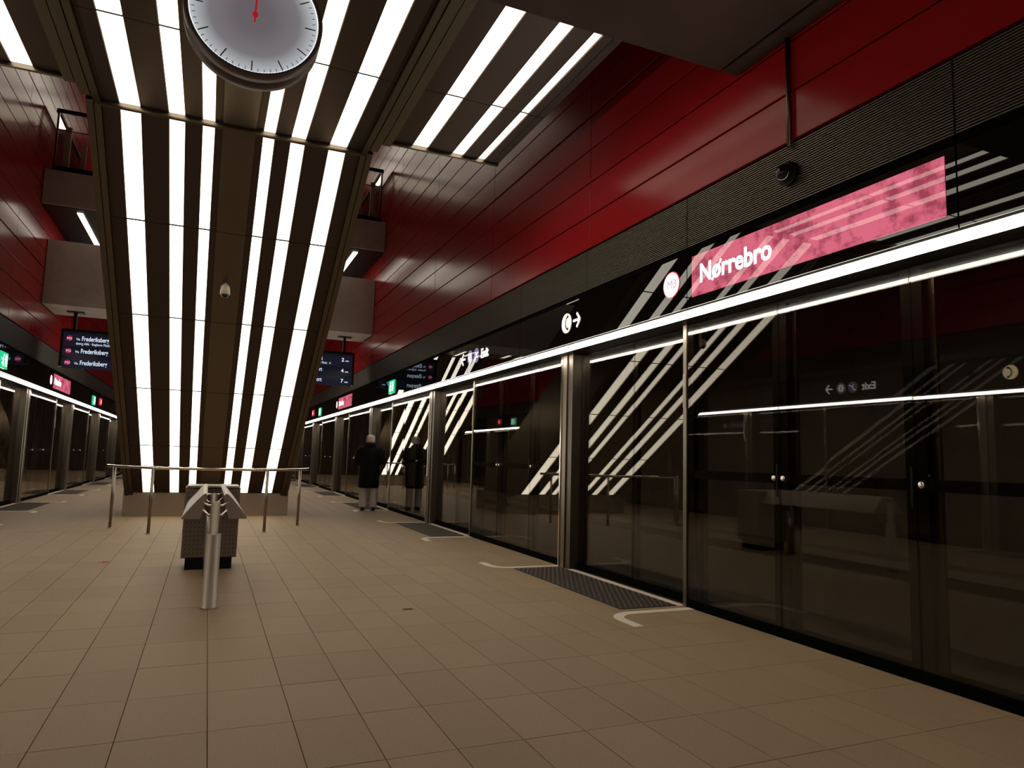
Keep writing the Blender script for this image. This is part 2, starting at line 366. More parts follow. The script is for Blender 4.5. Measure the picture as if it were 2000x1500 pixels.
# tunnels behind the screens
for side, nm in ((1, 'right'), (-1, 'left')):
    bx = lambda a, b: (a, b) if side > 0 else (-b, -a)
    t = obj('wall_tunnel_' + nm, MB().box(*bx(6.9, 7.2), Y0, Y1, -1.2, 3.1), 'tunnel')
    tag(obj('ceiling_tunnel_' + nm, MB().box(*bx(4.05, 7.2), Y0, Y1, 3.1, 3.4), 'tunnel'), 'dark tunnel roof over the track ' + SIDE[side].replace('on', 'behind'), kind='structure')
    tag(t, 'dim concrete track tunnel behind the glass ' + SIDE[side], kind='structure')
    obj('walkway', MB().box(*bx(6.55, 6.9), Y0, Y1, 0.20, 0.28).box(*bx(6.7, 6.9), Y0, Y1, -0.5, 0.06), 'tunnel', t)
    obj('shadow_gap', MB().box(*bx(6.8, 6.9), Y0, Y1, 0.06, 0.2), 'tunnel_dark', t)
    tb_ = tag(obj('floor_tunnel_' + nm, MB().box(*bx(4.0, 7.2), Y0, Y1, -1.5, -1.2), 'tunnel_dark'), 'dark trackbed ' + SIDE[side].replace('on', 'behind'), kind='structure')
    for q in (4.75, 6.15): obj('rail', MB().box(*bx(q, q + 0.07), Y0, Y1, -1.2, -1.05), 'steel_dark', tb_)
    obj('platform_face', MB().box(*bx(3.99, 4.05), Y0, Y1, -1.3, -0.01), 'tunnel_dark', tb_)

# ------------------------------------------------------------------ platform screens
PER = 5.46
def leaf_parts(root, side, y0, y1, xp, fr=0.045):
    bx = lambda a, b: (a, b) if side > 0 else (-b, -a)
    f = MB(); z0, z1 = 0.015, 2.458
    f.box(*bx(xp - 0.022, xp + 0.022), y0, y0 + fr, z0, z1).box(*bx(xp - 0.022, xp + 0.022), y1 - fr, y1, z0, z1)
    f.box(*bx(xp - 0.022, xp + 0.022), y0 + fr, y1 - fr, z0, z0 + 0.075).box(*bx(xp - 0.022, xp + 0.022), y0 + fr, y1 - fr, z1 - 0.02, z1)
    return f
def pane(root, side, y0, y1, xp, z0, z1):
    p = MB().box(-0.006, 0.006, -(y1 - y0) / 2, (y1 - y0) / 2, -(z1 - z0) / 2, (z1 - z0) / 2)
    o = obj('glass_pane', p, 'glass', root)
    q = Vector((0, 0, 0)); r = root
    while r is not None: q += r.location; r = r.parent
    o.location = Vector((side * (xp - 0.030), (y0 + y1) / 2, (z0 + z1) / 2)) - q
    o.rotation_euler = (0, random.uniform(-.0003, .0003), random.uniform(-.0014, .0014))
    return o
npan = {1: 0, -1: 0}; ndoor = {1: 0, -1: 0}
for side in (1, -1):
    bx = lambda a, b: (a, b) if side > 0 else (-b, -a)
    for k in range(-1, 7):
        ys = 5.12 + PER * k
        if ys > 40: break
        # pair of sliding leaves
        w = ORD[ndoor[side]]; ndoor[side] += 1
        d = empty('platform_door', (side * XD, ys + 1.0, 0), label='%s pair of sliding glass doors counted from the camera, %s' % (w, S2[side]), cat='door', group='sliding platform doors')
        for a, b in ((ys + 0.01, ys + 0.94), (ys + 0.945, ys + 2.05)):
            lf = put('door_leaf', leaf_parts(d, side, a, b, XD), 'black_metal', d)
            pane(lf, side, a + 0.002, b - 0.002, XD, 0.02, 2.457)
            put('kick_plate', MB().box(*bx(XD - 0.046, XD - 0.038), a + 0.002, b - 0.002, 0.005, 0.075), 'trim_black', d)
        # steel post at the far end, slim steel edge at the near end
        p = empty('steel_post', (side * 3.8, ys + 2.2, 0), label='%s wide steel door post counted from the camera, %s' % (w, S2[side]), cat='post', group='steel door posts')
        put('post_body', MB().box(*bx(XG - 0.06, 4.02), ys + 2.06, ys + 2.17, 0, 2.461), 'steel_dark', p)
        put('post_body', MB().box(*bx(XG - 0.075, 4.02), ys + 2.178, ys + 2.30, 0, 2.461), 'steel', p)
        put('seam', MB().box(*bx(XG - 0.04, 4.0), ys + 2.17, ys + 2.178, 0, 2.461), 'black_metal', p)
        put('edge_strip', MB().box(*bx(XG - 0.085, XG - 0.06), ys + 2.285, ys + 2.31, 0, 2.461), 'chrome', p)
        e = empty('steel_jamb', (side * 3.8, ys - 0.02, 0), label='%s slim steel door jamb counted from the camera, %s' % (w, S2[side]), cat='door jamb', group='slim steel jambs')
        put('jamb_profile', MB().box(*bx(XG - 0.045, 4.02), ys - 0.045, ys + 0.002, 0, 2.461), 'steel', e)
        put('sensor_cover', MB().box(*bx(XG - 0.051, XG - 0.045), ys - 0.042, ys - 0.002, 1.72, 2.02), 'cctv', e)
        # three fixed panels
        for q in range(3):
            a, b = ((ys + 2.315, ys + 3.244), (ys + 3.244, ys + 4.329), (ys + 4.329, ys + PER - 0.046))[q]
            w2 = ORD[npan[side]]; npan[side] += 1
            r = empty('screen_panel', (side * XG, (a + b) / 2, 0), label='%s fixed dark glass panel counted from the camera, %s' % (w2, S2[side]), cat='glass panel', group='fixed panels of the platform screens')
            put('frame', leaf_parts(r, side, a + 0.003, b - 0.003, XG, 0.068), 'black_metal', r)
            pane(r, side, a + 0.004, b - 0.004, XG, 0.02, 2.457)
            put('crash_bar', MB().box(*bx(XG - 0.018, XG + 0.03), a + 0.05, b - 0.05, 1.098, 1.168), 'black_metal', r)
            put('rear_mullion', MB().box(*bx(XG + 0.03, XG + 0.055), b - 0.115, b - 0.066, 0.05, 2.455), 'steel_dark', r)
            ky = [a + 0.045] if q == 2 else [b - 0.045]
            for yy in ky:
                kn = MB().lathe([(0.021, 0), (0.021, 0.012), (0.017, 0.018), (0.0, 0.019)], frame(side, yy, 1.135, side * (XG - 0.038)), 16)
                put('push_knob', kn, 'chrome', r, True)
            put('pull_plate', MB().box(*bx(XG - 0.042, XG - 0.037), a + 0.015, a + 0.028, 1.0, 1.24), 'black_metal', r)
            put('kick_plate', MB().box(*bx(XG - 0.046, XG - 0.038), a + 0.003, b - 0.003, 0, 0.07), 'trim_black', r)

# ------------------------------------------------------------------ tactile pads and white floor marks
stud_me = None
for side in (1, -1):
    bx = lambda a, b: (a, b) if side > 0 else (-b, -a)
    for k in range(0, 6):
        ys = 5.12 + PER * k; w = ORD[k]
        pd = empty('tactile_mat', (side * 3.46, ys + 1.1, 0), label='%s charcoal studded tactile mat counted from the camera, %s' % (w, S2[side]), cat='mat', group='tactile mats before the doors')
        put('mat_sheet', MB().bev(*bx(3.165, 3.735), ys + 0.02, ys + 2.24, 0.0, 0.004, 0.002), 'pad', pd)
        sd = MB()
        if k < 4:
            for i in range(11):
                for j in range(42):
                    cx = side * (3.19 + 0.052 * i + (0.026 if j % 2 else 0)); cy = ys + 0.055 + 0.0524 * j
                    r = 0.0105
                    if abs(cx) < 3.73: sd.prism([(cx + r, cy), (cx, cy + r), (cx - r, cy), (cx, cy - r)], 0.004, 0.0075, axis=2)
            tag(put('studs', sd, 'stud', pd), kind='stuff')
        put('door_sill', MB().box(*bx(3.742, 3.812), ys + 0.005, ys + 2.05, 0.0, 0.004), 'white_paint', pd)
        # bracket marks: straight run to the door, rounded bend, short run along the platform
        for s2, yb, pos_ in ((-1, ys - 0.075, 'near'), (1, ys + 2.285, 'far')):
            o_, i_ = [], []
            wd, rad = 0.085, 0.16
            cx, cy = 2.93 + wd + rad, yb + s2 * (wd + rad)
            out = [(3.79, yb), (cx, yb)] + [(cx - (rad + wd) * math.sin(t), cy - s2 * (rad + wd) * math.cos(t)) for t in [math.pi / 2 * q / 8 for q in range(1, 9)]] + [(2.93, yb + s2 * 0.47)]
            inn = [(2.93 + wd, yb + s2 * 0.47)] + [(cx - rad * math.sin(t), cy - s2 * rad * math.cos(t)) for t in [math.pi / 2 * q / 8 for q in range(8, -1, -1)]] + [(3.79, yb + s2 * wd)]
            poly = [(side * a, b) for a, b in out + inn]
            mk = obj('floor_mark', MB().prism(poly, 0.0, 0.0025, axis=2), 'white_paint')
            tag(mk, 'white hooked floor line, %s end of the %s tactile mat, %s' % (pos_, w, S2[side]), 'floor marking', 'white queue marks on the floor')

# ------------------------------------------------------------------ signs on the fascia
def sign_part(name, mb_or_me, mat, root, mw, smooth=False):
    me = mb_or_me if isinstance(mb_or_me, bpy.types.Mesh) else mb_or_me.mesh(name)
    o = link(name, me, mat, root); me.transform(Matrix.Translation(-root.location) @ mw)
    return o
def pos(side, y, z, lift=0.004): return frame(side, y, z, side * (XF - lift))
def name_sign(side, ya, yb, label, line_label):
    # ya = reading start, yb = reading end
    L = abs(ya - yb)
    r = empty('station_sign', (side * XF, (ya + yb) / 2, 2.6), label=label, cat='sign', group='station name signs')
    mw = pos(side, ya, 2.604)
    sign_part('sign_board', MB().prism([(0, 0), (L, 0), (L, 0.345), (0, 0.345)], -0.003, 0.0, axis=2), 'sign', r, mw)
    mt = mw @ Matrix.Translation((0.10, 0.105, 0.002)) @ Matrix.Diagonal((0.93, 1, 1, 1))
    xs = lambda q: max(v.co.x for v in q.vertices)
    if 'n' not in LCACHE: LCACHE['n'] = (xs(text_mesh('N', 0.215, 0.0058)), xs(text_mesh('No', 0.215, 0.0058)))
    n1, n2 = LCACHE['n']
    bar = MB(); stroke(bar, [(n1 + 0.012, -0.016), (n2 + 0.004, 0.132)], 0.020, -0.001, 0.001)
    [sign_part('letter', t, 'letter', r, mt) for t in letters('Norrebro', 0.215, 0.0058)]; sign_part('letter_slash', bar, 'letter', r, mt)
    yd = ya + side * 0.285
    d = empty('line_disc', (side * XF, yd, 2.77), label=line_label, cat='sign', group='round line signs')
    mw = pos(side, yd, 2.772)
    sign_part('rim', flat(disc_poly(0.118), 0.002), 'disc_red', d, mw @ Matrix.Translation((0, 0, -0.002)))
    sign_part('disc_face', flat(disc_poly(0.108), 0.002), 'disc_white', d, mw)
    sign_part('lettering', text_mesh('M3', 0.11, 0.0, 'CENTER'), 'red_mark', d, mw @ Matrix.Translation((0.012, -0.035, 0.003)))
name_sign(1, 4.676, 2.474, 'long mottled pink sign reading Nørrebro, largest of the name signs', 'round white and red M3 disc next to the largest Nørrebro sign')
name_sign(1, 22.02, 19.82, 'small distant pink Nørrebro sign above the screen beyond the passenger', 'round red M3 disc beside the distant name sign beyond the passenger')
name_sign(-1, 19.42, 21.62, 'distant pink Nørrebro sign below the left departure display', 'round red M3 disc beside the name sign below the left departure display')
name_sign(-1, 2.1, 4.3, 'pink Nørrebro sign near the camera across from the passenger', 'round M3 disc near the camera across from the passenger')
def arrow(mb, x, s, sz, w):
    stroke(mb, [(x - s * sz / 2, 0), (x + s * sz / 2, 0)], w); stroke(mb, [(x + s * sz * 0.02, sz * 0.52), (x + s * sz / 2, 0), (x + s * sz * 0.02, -sz * 0.52)], w)
def handset(mb):
    pts = [(0.065 * math.cos(t) + 0.045, 0.075 * math.sin(t)) for t in [math.pi * (0.62 + 0.76 * q / 8) for q in range(9)]]
    stroke(mb, pts, 0.022, 0.002, 0.0035)
    stroke(mb, [pts[0], (pts[0][0] + 0.03, pts[0][1] + 0.004)], 0.034, 0.002, 0.0035); stroke(mb, [pts[-1], (pts[-1][0] + 0.03, pts[-1][1] - 0.004)], 0.034, 0.002, 0.0035)
def phone_sign(side, yd, label, flip=1):
    r = empty('phone_sign', (side * XF, yd, 2.76), label=label, cat='sign', group='lit telephone signs'); mw = pos(side, yd, 2.762)
    sign_part('disc_face', flat(disc_poly(0.112), 0.002), 'disc_white2', r, mw)
    hb = MB(); handset(hb); sign_part('handset_mark', hb, 'phone_mark', r, mw)
    if flip > 0: a = MB(); arrow(a, 0.235, 1, 0.15, 0.028); sign_part('arrow', a, 'letter', r, mw)
phone_sign(1, 6.915, 'round white telephone sign with arrow over the doors before the passenger')
phone_sign(-1, 6.76, 'round telephone sign across from the passenger, seen mirrored in the glass', -1)
def exit_sign(side, label):
    r = empty('exit_sign', (side * XF, 9.8, 2.76), label=label, cat='sign', group='lit exit signs')
    S0 = 1 if side > 0 else -1
    ar, d1, d2, tx = (10.40, 10.10, 9.82, 9.63) if side > 0 else (10.20, 9.92, 9.65, 9.14)
    a = MB(); arrow(a, 0, -1 if side > 0 else 1, 0.17, 0.028); sign_part('arrow', a, 'letter', r, pos(side, ar, 2.765))
    sign_part('station_disc', flat(disc_poly(0.112), 0.0015), 'disc_blue', r, pos(side, d1, 2.765))
    sign_part('hexagon', flat(disc_poly(0.075, 6), 0.003), 'letter', r, pos(side, d1, 2.765))
    sign_part('lettering', text_mesh('S', 0.09, 0.004, 'CENTER', 0.001), 'disc_blue', r, pos(side, d1, 2.765) @ Matrix.Translation((0, -0.032, 0.0045)))
    sign_part('escalator_disc', flat(disc_poly(0.112), 0.0015), 'disc_blue', r, pos(side, d2, 2.765))
    s = MB(); stroke(s, [(-0.075, -0.05), (-0.03, -0.05), (0.035, 0.035), (0.078, 0.035)], 0.02, 0.0015, 0.004); stroke(s, [(-0.02, 0.005), (-0.02, 0.05)], 0.018, 0.0015, 0.004)
    sign_part('escalator_mark', s, 'letter', r, pos(side, d2, 2.765))
    [sign_part('letter', t, 'letter', r, pos(side, tx, 2.70)) for t in letters('Exit', 0.195, 0.005)]
exit_sign(1, 'white Exit sign with arrow and escalator disc above the passenger side doors')
exit_sign(-1, 'Exit sign across from the passenger, seen mirrored in the dark glass')
def green_sign(side, y, label):
    r = empty('emergency_sign', (side * XF, y, 2.73), label=label, cat='sign', group='green emergency exit signs'); mw = pos(side, y, 2.73)
    w, hh = 0.24, 0.145
    sign_part('sign_box', MB().prism([(-w, -hh), (w, -hh), (w, hh), (-w, hh)], -0.004, 0.02, axis=2), 'green', r, mw)
    m = MB().prism([(0.06, -0.10), (0.19, -0.10), (0.19, 0.11), (0.06, 0.11)], 0.02, 0.022, axis=2)
    m.prism(disc_poly(0.026, 12, -0.05, 0.085), 0.02, 0.022, axis=2)
    stroke(m, [(-0.06, 0.055), (-0.085, -0.02), (-0.03, -0.06), (-0.06, -0.115)], 0.03, 0.02, 0.022); stroke(m, [(-0.085, -0.02), (-0.15, -0.08)], 0.03, 0.02, 0.022); stroke(m, [(-0.13, 0.01), (-0.06, 0.045), (-0.005, 0.0)], 0.022, 0.02, 0.022)
    sign_part('running_figure', m, 'letter', r, mw)
green_sign(1, 15.1, 'small green emergency sign over the doors just past the Exit sign')
green_sign(1, 25.9, 'tiny green emergency sign far down the passenger side screen')
green_sign(-1, 14.95, 'green emergency sign at the picture edge below the left display')
green_sign(-1, 25.8, 'tiny green emergency sign far down the screen across from the passenger')
def alarm(side, y, label):
    r = empty('alarm_sign', (side * XF, y, 2.77), label=label, cat='sign', group='small red signs'); mw = pos(side, y, 2.78)
    sign_part('sign_plate', MB().prism([(-0.2, -0.11), (0.2, -0.11), (0.2, 0.11), (-0.2, 0.11)], -0.003, 0.02, axis=2), 'disc_red', r, mw)
    m = MB(); stroke(m, [(-0.03, -0.06), (0.0, 0.06), (0.05, -0.06)], 0.03, 0.02, 0.023); sign_part('pictogram', m, 'letter', r, mw)
alarm(1, 27.7, 'tiny red sign at the far end of the passenger side screen')
alarm(-1, 27.3, 'tiny red sign at the far end of the screen across from the passenger')

# ------------------------------------------------------------------ luminous inclined pillar (escalator underside) and ceiling
YB, ZB, YFO, ZC = 14.58, 0.45, 7.74, 4.665
d = Vector((0, YFO - YB, ZC - ZB)); LEN = d.length; d.normalize(); nrm = Vector((0, -d.z, d.y)); 
if nrm.y > 0: nrm = -nrm
strips = [(0.243, 0.357), (0.53, 0.675), (0.94, 1.12)]
panels = [(0.362, 0.525), (0.680, 0.935), (1.125, 1.280)]
s_j = [0.0] + [(YB - y) / (YB - YFO) * LEN for y in (13.2, 11.83, 10.42, 9.01)] + [LEN]
pil = empty('inclined_pillar', (0, YB, 0), label='wide slanting bronze pillar with six luminous white bands rising overhead', cat='pillar')
O = (0, YB, ZB)
AX = (1, 0, 0)
tb = MB()
tb.prism([(YB, ZB), (YFO, ZC), (4.05, ZC), (4.05, 5.6), (7.9, 5.6), (16.2, 0.75), (16.2, ZB)], -1.39, 1.39, axis=0)
put('truss_body', tb, 'bronze', pil)
ft = put('foot_cladding', MB().box(-1.437, 1.437, YB, 16.6, 0.0, ZB), 'foot', pil)
def divider(root, o, ay, az, at, x0=-1.28, x1=1.28):
    put('divider', MB().basis(o, AX, ay, az, (x0, x1, at - 0.010, at + 0.010, 0.0, 0.0150)), 'divider', root)
def row(root, o, ay, az, a, b, cols_, mat, name, h0, h1, gap=0.006):
    for x0, x1 in cols_:
        q = MB().basis(o, AX, ay, az, (x0, x1, a + gap, b - gap, h0, h1))
        put(name, q, mat, root)
sym = lambda L: [(-b, -a) for a, b in reversed(L)] + list(L)
for a, b in zip(s_j, s_j[1:]):
    row(pil, O, d, nrm, a, b, sym(strips), 'light', 'light_panel', 0.0, 0.012, 0.007)
    row(pil, O, d, nrm, a, b, sym(panels), 'bronze_dark', 'cladding_panel', 0.0, 0.022, 0.004)
    row(pil, O, d, nrm, a, b, [(-0.165, 0.165)], 'bronze', 'cladding_panel', 0.0, 0.026, 0.004)
    row(pil, O, d, nrm, a, b, sym([(0.170, 0.238)]), 'bronze_dark', 'cladding_panel', 0.0, 0.018, 0.004)
for a in s_j[1:-1]: divider(pil, O, d, nrm, a)
for s in (-1, 1):
    q = MB().basis(O, AX, d, nrm, (*sorted((s * 1.285, s * 1.345)), -0.02, LEN, 0.0, 0.06)); put('edge_trim', q, 'bronze', pil)
    q = MB().basis(O, AX, d, nrm, (*sorted((s * 1.352, s * 1.415)), -0.02, LEN + 0.03, -0.3, 0.07)); put('edge_trim', q, 'bronze', pil)
put('fold_trim', MB().basis(O, AX, d, nrm, (-1.29, 1.29, LEN - 0.035, LEN + 0.01, -0.01, 0.05)), 'bronze', pil)
ce = empty('ceiling_lower', (0, 6, ZC), label='low bronze ceiling with luminous white bands running along the platform', kind='structure')
c_j = [(YFO - 0.03, 6.08), (6.08, 4.42), (4.42, 4.12)]
for ya, yb in c_j:
    for cols_, mat, nm, hh, gp in ((sym(strips), 'light', 'light_panel', 0.012, 0.007), (sym(panels), 'bronze_dark', 'cladding_panel', 0.022, 0.004), ([(-0.165, 0.165)], 'bronze', 'cladding_panel', 0.026, 0.004), (sym([(0.170, 0.238)]), 'bronze_dark', 'cladding_panel', 0.018, 0.004)):
        row(ce, (0, ya, ZC), (0, -1, 0), (0, 0, -1), 0.0, ya - yb, cols_, mat, nm, 0.0, hh, gp)
put('fold_trim', MB().box(-1.29, 1.29, YFO - 0.055, YFO - 0.01, ZC - 0.05, ZC), 'bronze', ce)
for yy in (6.08, 4.42): divider(ce, (0, yy, ZC), (0, -1, 0), (0, 0, -1), 0.0)
YE = 7.33
sstr = [(1.775, 1.94), (2.235, 2.357), (2.545, 2.62)]
span = [(1.54, 1.770), (1.945, 2.230), (2.362, 2.540)]
for s in (-1, 1):
    mir = lambda L: [tuple(sorted((s * a, s * b))) for a, b in L]
    put('ceiling_deck', MB().box(*sorted((s * 1.40, s * 2.80)), 4.12, YE, ZC, ZC + 0.55), 'bronze_dark', ce)
    put('beam', MB().box(*sorted((s * 1.352, s * 1.44)), 4.12, YFO - 0.2, ZC - 0.07, ZC + 0.02), 'bronze', ce)
    put('beam', MB().box(*sorted((s * 1.448, s * 1.535)), 4.12, YE, ZC - 0.07, ZC + 0.02), 'bronze', ce)
    put('beam', MB().box(*sorted((s * 1.285, s * 1.345)), 4.12, YFO - 0.03, ZC - 0.06, ZC), 'bronze', ce)
    for ya, yb in ((YE - 0.045, 6.08), (6.08, 4.42), (4.42, 4.12)):
        row(ce, (0, ya, ZC), (0, -1, 0), (0, 0, -1), 0.0, ya - yb, mir(sstr), 'light', 'light_panel', 0.0, 0.012, 0.007)
        row(ce, (0, ya, ZC), (0, -1, 0), (0, 0, -1), 0.0, ya - yb, mir(span), 'bronze_dark', 'cladding_panel', 0.0, 0.022, 0.004)
        row(ce, (0, ya, ZC), (0, -1, 0), (0, 0, -1), 0.0, ya - yb, mir([(2.625, 2.715), (2.720, 2.80)]), 'bronze_dark', 'cladding_panel', 0.0, 0.026, 0.004)
    for yy in (6.08, 4.42): divider(ce, (0, yy, ZC), (0, -1, 0), (0, 0, -1), 0.0, *sorted((s * 1.56, s * 2.79)))
    put('end_lip', MB().box(*sorted((s * 1.54, s * 2.80)), YE - 0.04, YE, ZC - 0.05, ZC), 'bronze', ce)
# concrete slab over the viewpoint, with a drip groove along each side
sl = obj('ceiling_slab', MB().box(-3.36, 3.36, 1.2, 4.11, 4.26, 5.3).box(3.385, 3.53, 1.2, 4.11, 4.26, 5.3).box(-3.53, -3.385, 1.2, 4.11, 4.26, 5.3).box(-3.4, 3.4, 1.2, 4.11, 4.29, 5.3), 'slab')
tag(sl, 'dark concrete slab crossing overhead from wall to wall', kind='structure')
for s in (1, -1):
    pp = obj('conduit_pipe', MB().tube([(s * 3.515, 3.57, 3.45), (s * 3.515, 3.57, 4.26)], 0.016, 10), 'bronze', None, True)
    tag(pp, 'thin vertical conduit pipe on the red wall %s' % ('above the black dome camera' if s > 0 else 'across from the dome camera'), 'pipe', 'wall conduit pipes')

# ------------------------------------------------------------------ footbridge behind the pillar
br = empty('footbridge', (0, 16.5, 6.16), label='concrete footbridge crossing between the red walls behind the pillar', cat='bridge')
put('deck', MB().box(-3.53, 3.53, 16.5, 22.0, 6.16, 6.88), 'concrete', br)
put('soffit', MB().box(-3.53, 3.53, 16.56, 21.95, 6.15, 6.16), 'soffit', br)
for s in (1, -1):
    for xx, hw in ((2.9, 0.055), (1.9, 0.15), (1.0, 0.15)):  # inner rows are unseen, widened to throw more light on the far floor
        put('soffit_light', MB().box(*sorted((s * xx - hw, s * xx + hw)), 16.85, 19.75, 6.135, 6.15), 'light', br)
    put('rail_channel', MB().box(*sorted((s * 1.2, s * 3.43)), 16.56, 16.66, 6.88, 7.0), 'black_metal', br)
    put('handrail', MB().box(*sorted((s * 1.2, s * 3.44)), 16.58, 16.64, 8.17, 8.24), 'black_metal', br)
    put('handrail', MB().box(*sorted((s * 3.38, s * 3.44)), 16.6, 21.5, 8.17, 8.24), 'black_metal', br)
    put('mid_rail', MB().box(*sorted((s * 1.2, s * 3.42)), 16.60, 16.62, 7.78, 7.80), 'steel', br)
    put('rail_post', MB().box(*sorted((s * 3.385, s * 3.42)), 16.59, 16.63, 6.95, 8.2), 'steel', br)
    put('glass_infill', MB().box(*sorted((s * 1.2, s * 3.38)), 16.605, 16.615, 7.0, 8.15), 'clear', br)
    put('glass_infill', MB().box(*sorted((s * 3.40, s * 3.41)), 16.7, 21.4, 7.0, 8.15), 'clear', br)
    put('pale_mullion', MB().box(*sorted((s * 3.18, s * 3.29)), 16.78, 16.84, 6.9, 7.95), 'pale_panel', br)
    put('pale_mullion', MB().box(*sorted((s * 2.88, s * 2.97)), 16.78, 16.84, 6.9, 7.62), 'pale_panel', br)
bm_ = obj('trim_1', MB().box(-3.53, 3.53, 17.4, 18.75, 4.25, 5.65), 'concrete'); tag(bm_, 'deep concrete beam below the footbridge carrying the departure displays', kind='structure')
# unseen lit ceiling over the footbridge, added to brighten the upper red walls
cu = empty('ceiling_hall_added', (0, 18, 12.0), label='added unseen upper ceiling with luminous panels that brighten the red walls', kind='structure')
put('ceiling_deck', MB().box(-3.5, 3.5, 17.0, 29.0, 12.0, 12.3), 'slab', cu)
for xx in (-1.5, 0.0, 1.5):
    for q in range(3): put('light_panel', MB().box(xx - 0.2, xx + 0.2, 19.0 + 2.8 * q, 21.5 + 2.8 * q, 11.98, 12.0), 'added_hall_light', cu)

# ------------------------------------------------------------------ departure displays
def display(s, rows_, label):
    x0, x1 = (1.63, 3.24) if s > 0 else (-3.25, -1.64)
    yf = 18.1
    r = empty('departure_display', ((x0 + x1) / 2, yf, 3.0), label=label, cat='display', group='hanging departure displays')
    put('housing', MB().box(x0, x1, yf, yf + 0.12, 3.0, 3.85), 'black_metal', r)
    sc = put('screen', MB().box(x0 + 0.05, x1 - 0.05, yf - 0.006, yf, 3.05, 3.79), 'screen', r)
    for xs in ((x1 - 0.27, x0 + 0.3) if s > 0 else (x0 + 0.24, x1 - 0.3)):
        put('hanger', MB().box(xs - 0.03, xs + 0.03, yf + 0.03, yf + 0.09, 3.85, 4.25), 'black_metal', r)
        put('ceiling_plate', MB().box(xs - 0.17, xs + 0.17, yf - 0.05, yf + 0.17, 4.225, 4.25), 'black_metal', r)
    def txt(body, size, x, z, mat, bold=0.0, al='LEFT', nm='lettering', sx=1.0):
        me = text_mesh(body, size, bold, al); me.transform(Matrix.Diagonal((sx, 1, 1, 1))); o = link(nm, me, mat, sc)
        if ' ' in body: o['kind'] = 'stuff'
        me.transform(Matrix.Translation(-r.location) @ Matrix(((1, 0, 0, x), (0, 0, -1, yf - 0.0075), (0, 1, 0, z), (0, 0, 0, 1))))
    for i, (name, mins, sub) in enumerate(rows_):
        zz = 3.60 - i * 0.262 - (0.02 if i else 0)
        rw = MB().box(x0 + 0.06, x1 - 0.06, yf - 0.0068, yf - 0.006, zz - 0.09 - (0.05 if sub else 0), zz + 0.135)
        if i % 2 == 0: put('screen_row', rw, 'screen_row', sc)
        dm = MB().lathe([(0.062, 0), (0.062, 0.0006)], Matrix(((1, 0, 0, x0 + 0.17), (0, 0, -1, yf - 0.0066), (0, 1, 0, zz + 0.04), (0, 0, 0, 1))), 20)
        put('line_disc', dm, 'screen_red', sc)
        txt('M3', 0.075, x0 + 0.17, zz + 0.013, 'letter_dim', 0.0, 'CENTER')
        txt('Via', 0.075, x0 + 0.30, zz + 0.005, 'letter_dim', 0.0005, sx=0.8)
        txt(name, 0.145, x0 + 0.405, zz, 'letter_dim', 0.002, sx=0.66)
        txt(mins, 0.13, x1 - 0.33, zz, 'letter_dim', 0.0026)
        txt('min', 0.06, x1 - 0.235, zz, 'letter_dim', 0.001)
        if sub: txt(sub, 0.075, x0 + 0.30, zz - 0.09, 'letter_dim', 0.0003, sx=0.85)
display(1, [('Østerport', '2', 'Runddel · Enghave Plads · A'), ('Østerport', '4', ''), ('Østerport', '7', '')], 'hanging departure display above the passenger showing 2, 4 and 7 minutes')
display(-1, [('Frederiksberg', '3', 'sberg Allé · Enghave Plads · Fr'), ('Frederiksberg', '6', ''), ('Frederiksberg', '9', '')], 'hanging departure display listing Frederiksberg three times with red discs')

# ------------------------------------------------------------------ hanging clock
ck = empty('platform_clock', (-0.008, 3.6, 3.425), label='large round hanging clock with pale dial and red second hand', cat='clock')
CS = Matrix.Scale(0.8, 4)
cw = CS @ Matrix(((1, 0, 0, 0), (0, 0, -1, 0), (0, 1, 0, 0), (0, 0, 0, 1)))
dl = link('dial', MB().lathe([(0.386, -0.01), (0.386, 0.0)], None, 72).mesh('dial'), 'dial', ck); dl.matrix_local = cw
rm = MB()
rm.lathe([(0.386, 0.0), (0.388, 0.022), (0.405, 0.028), (0.415, 0.02), (0.417, -0.05), (0.40, -0.058), (0.40, -0.085), (0.417, -0.093), (0.417, -0.165), (0.405, -0.175), (0.38, -0.17), (0.38, -0.012)], cw, 72)
o = obj('rim', rm, 'rim', ck); o.data.validate()
for p in o.data.polygons: p.use_smooth = len(p.vertices) == 4
bmx = bmesh.new(); bmx.from_mesh(o.data); bmesh.ops.delete(bmx, geom=[f for f in bmx.faces if len(f.verts) > 8], context='FACES'); bmx.to_mesh(o.data); bmx.free()
obj('back_dial', MB().lathe([(0.386, -0.163), (0.386, -0.168)], cw, 48), 'dial', ck)
led = MB()
for k in range(120):
    t = 2 * math.pi * k / 120; c_, s_ = math.cos(t), math.sin(t)
    led.basis((0.8 * 0.3855 * c_, -0.010, 0.8 * 0.3855 * s_), (c_, 0, s_), (0, 1, 0), (-s_, 0, c_), (-0.0015, 0.0005, -0.004, 0.004, -0.006, 0.006))
tag(obj('led_ring', led, emit('led_ring', (0.95, 1.0, 1.0), 2.0), ck), kind='stuff')
for k in range(60):
    t = 2 * math.pi * k / 60; big = k % 5 == 0; r0, r1, w_ = (0.305, 0.372, 0.0035) if big else (0.352, 0.372, 0.0018)
    q = MB(); stroke(q, [(r0 * math.sin(t), r0 * math.cos(t)), (r1 * math.sin(t), r1 * math.cos(t))], w_ * 2, 0.0, 0.0012)
    o = obj('hour_mark' if big else 'minute_mark', q, 'tick', ck); o.matrix_local = cw
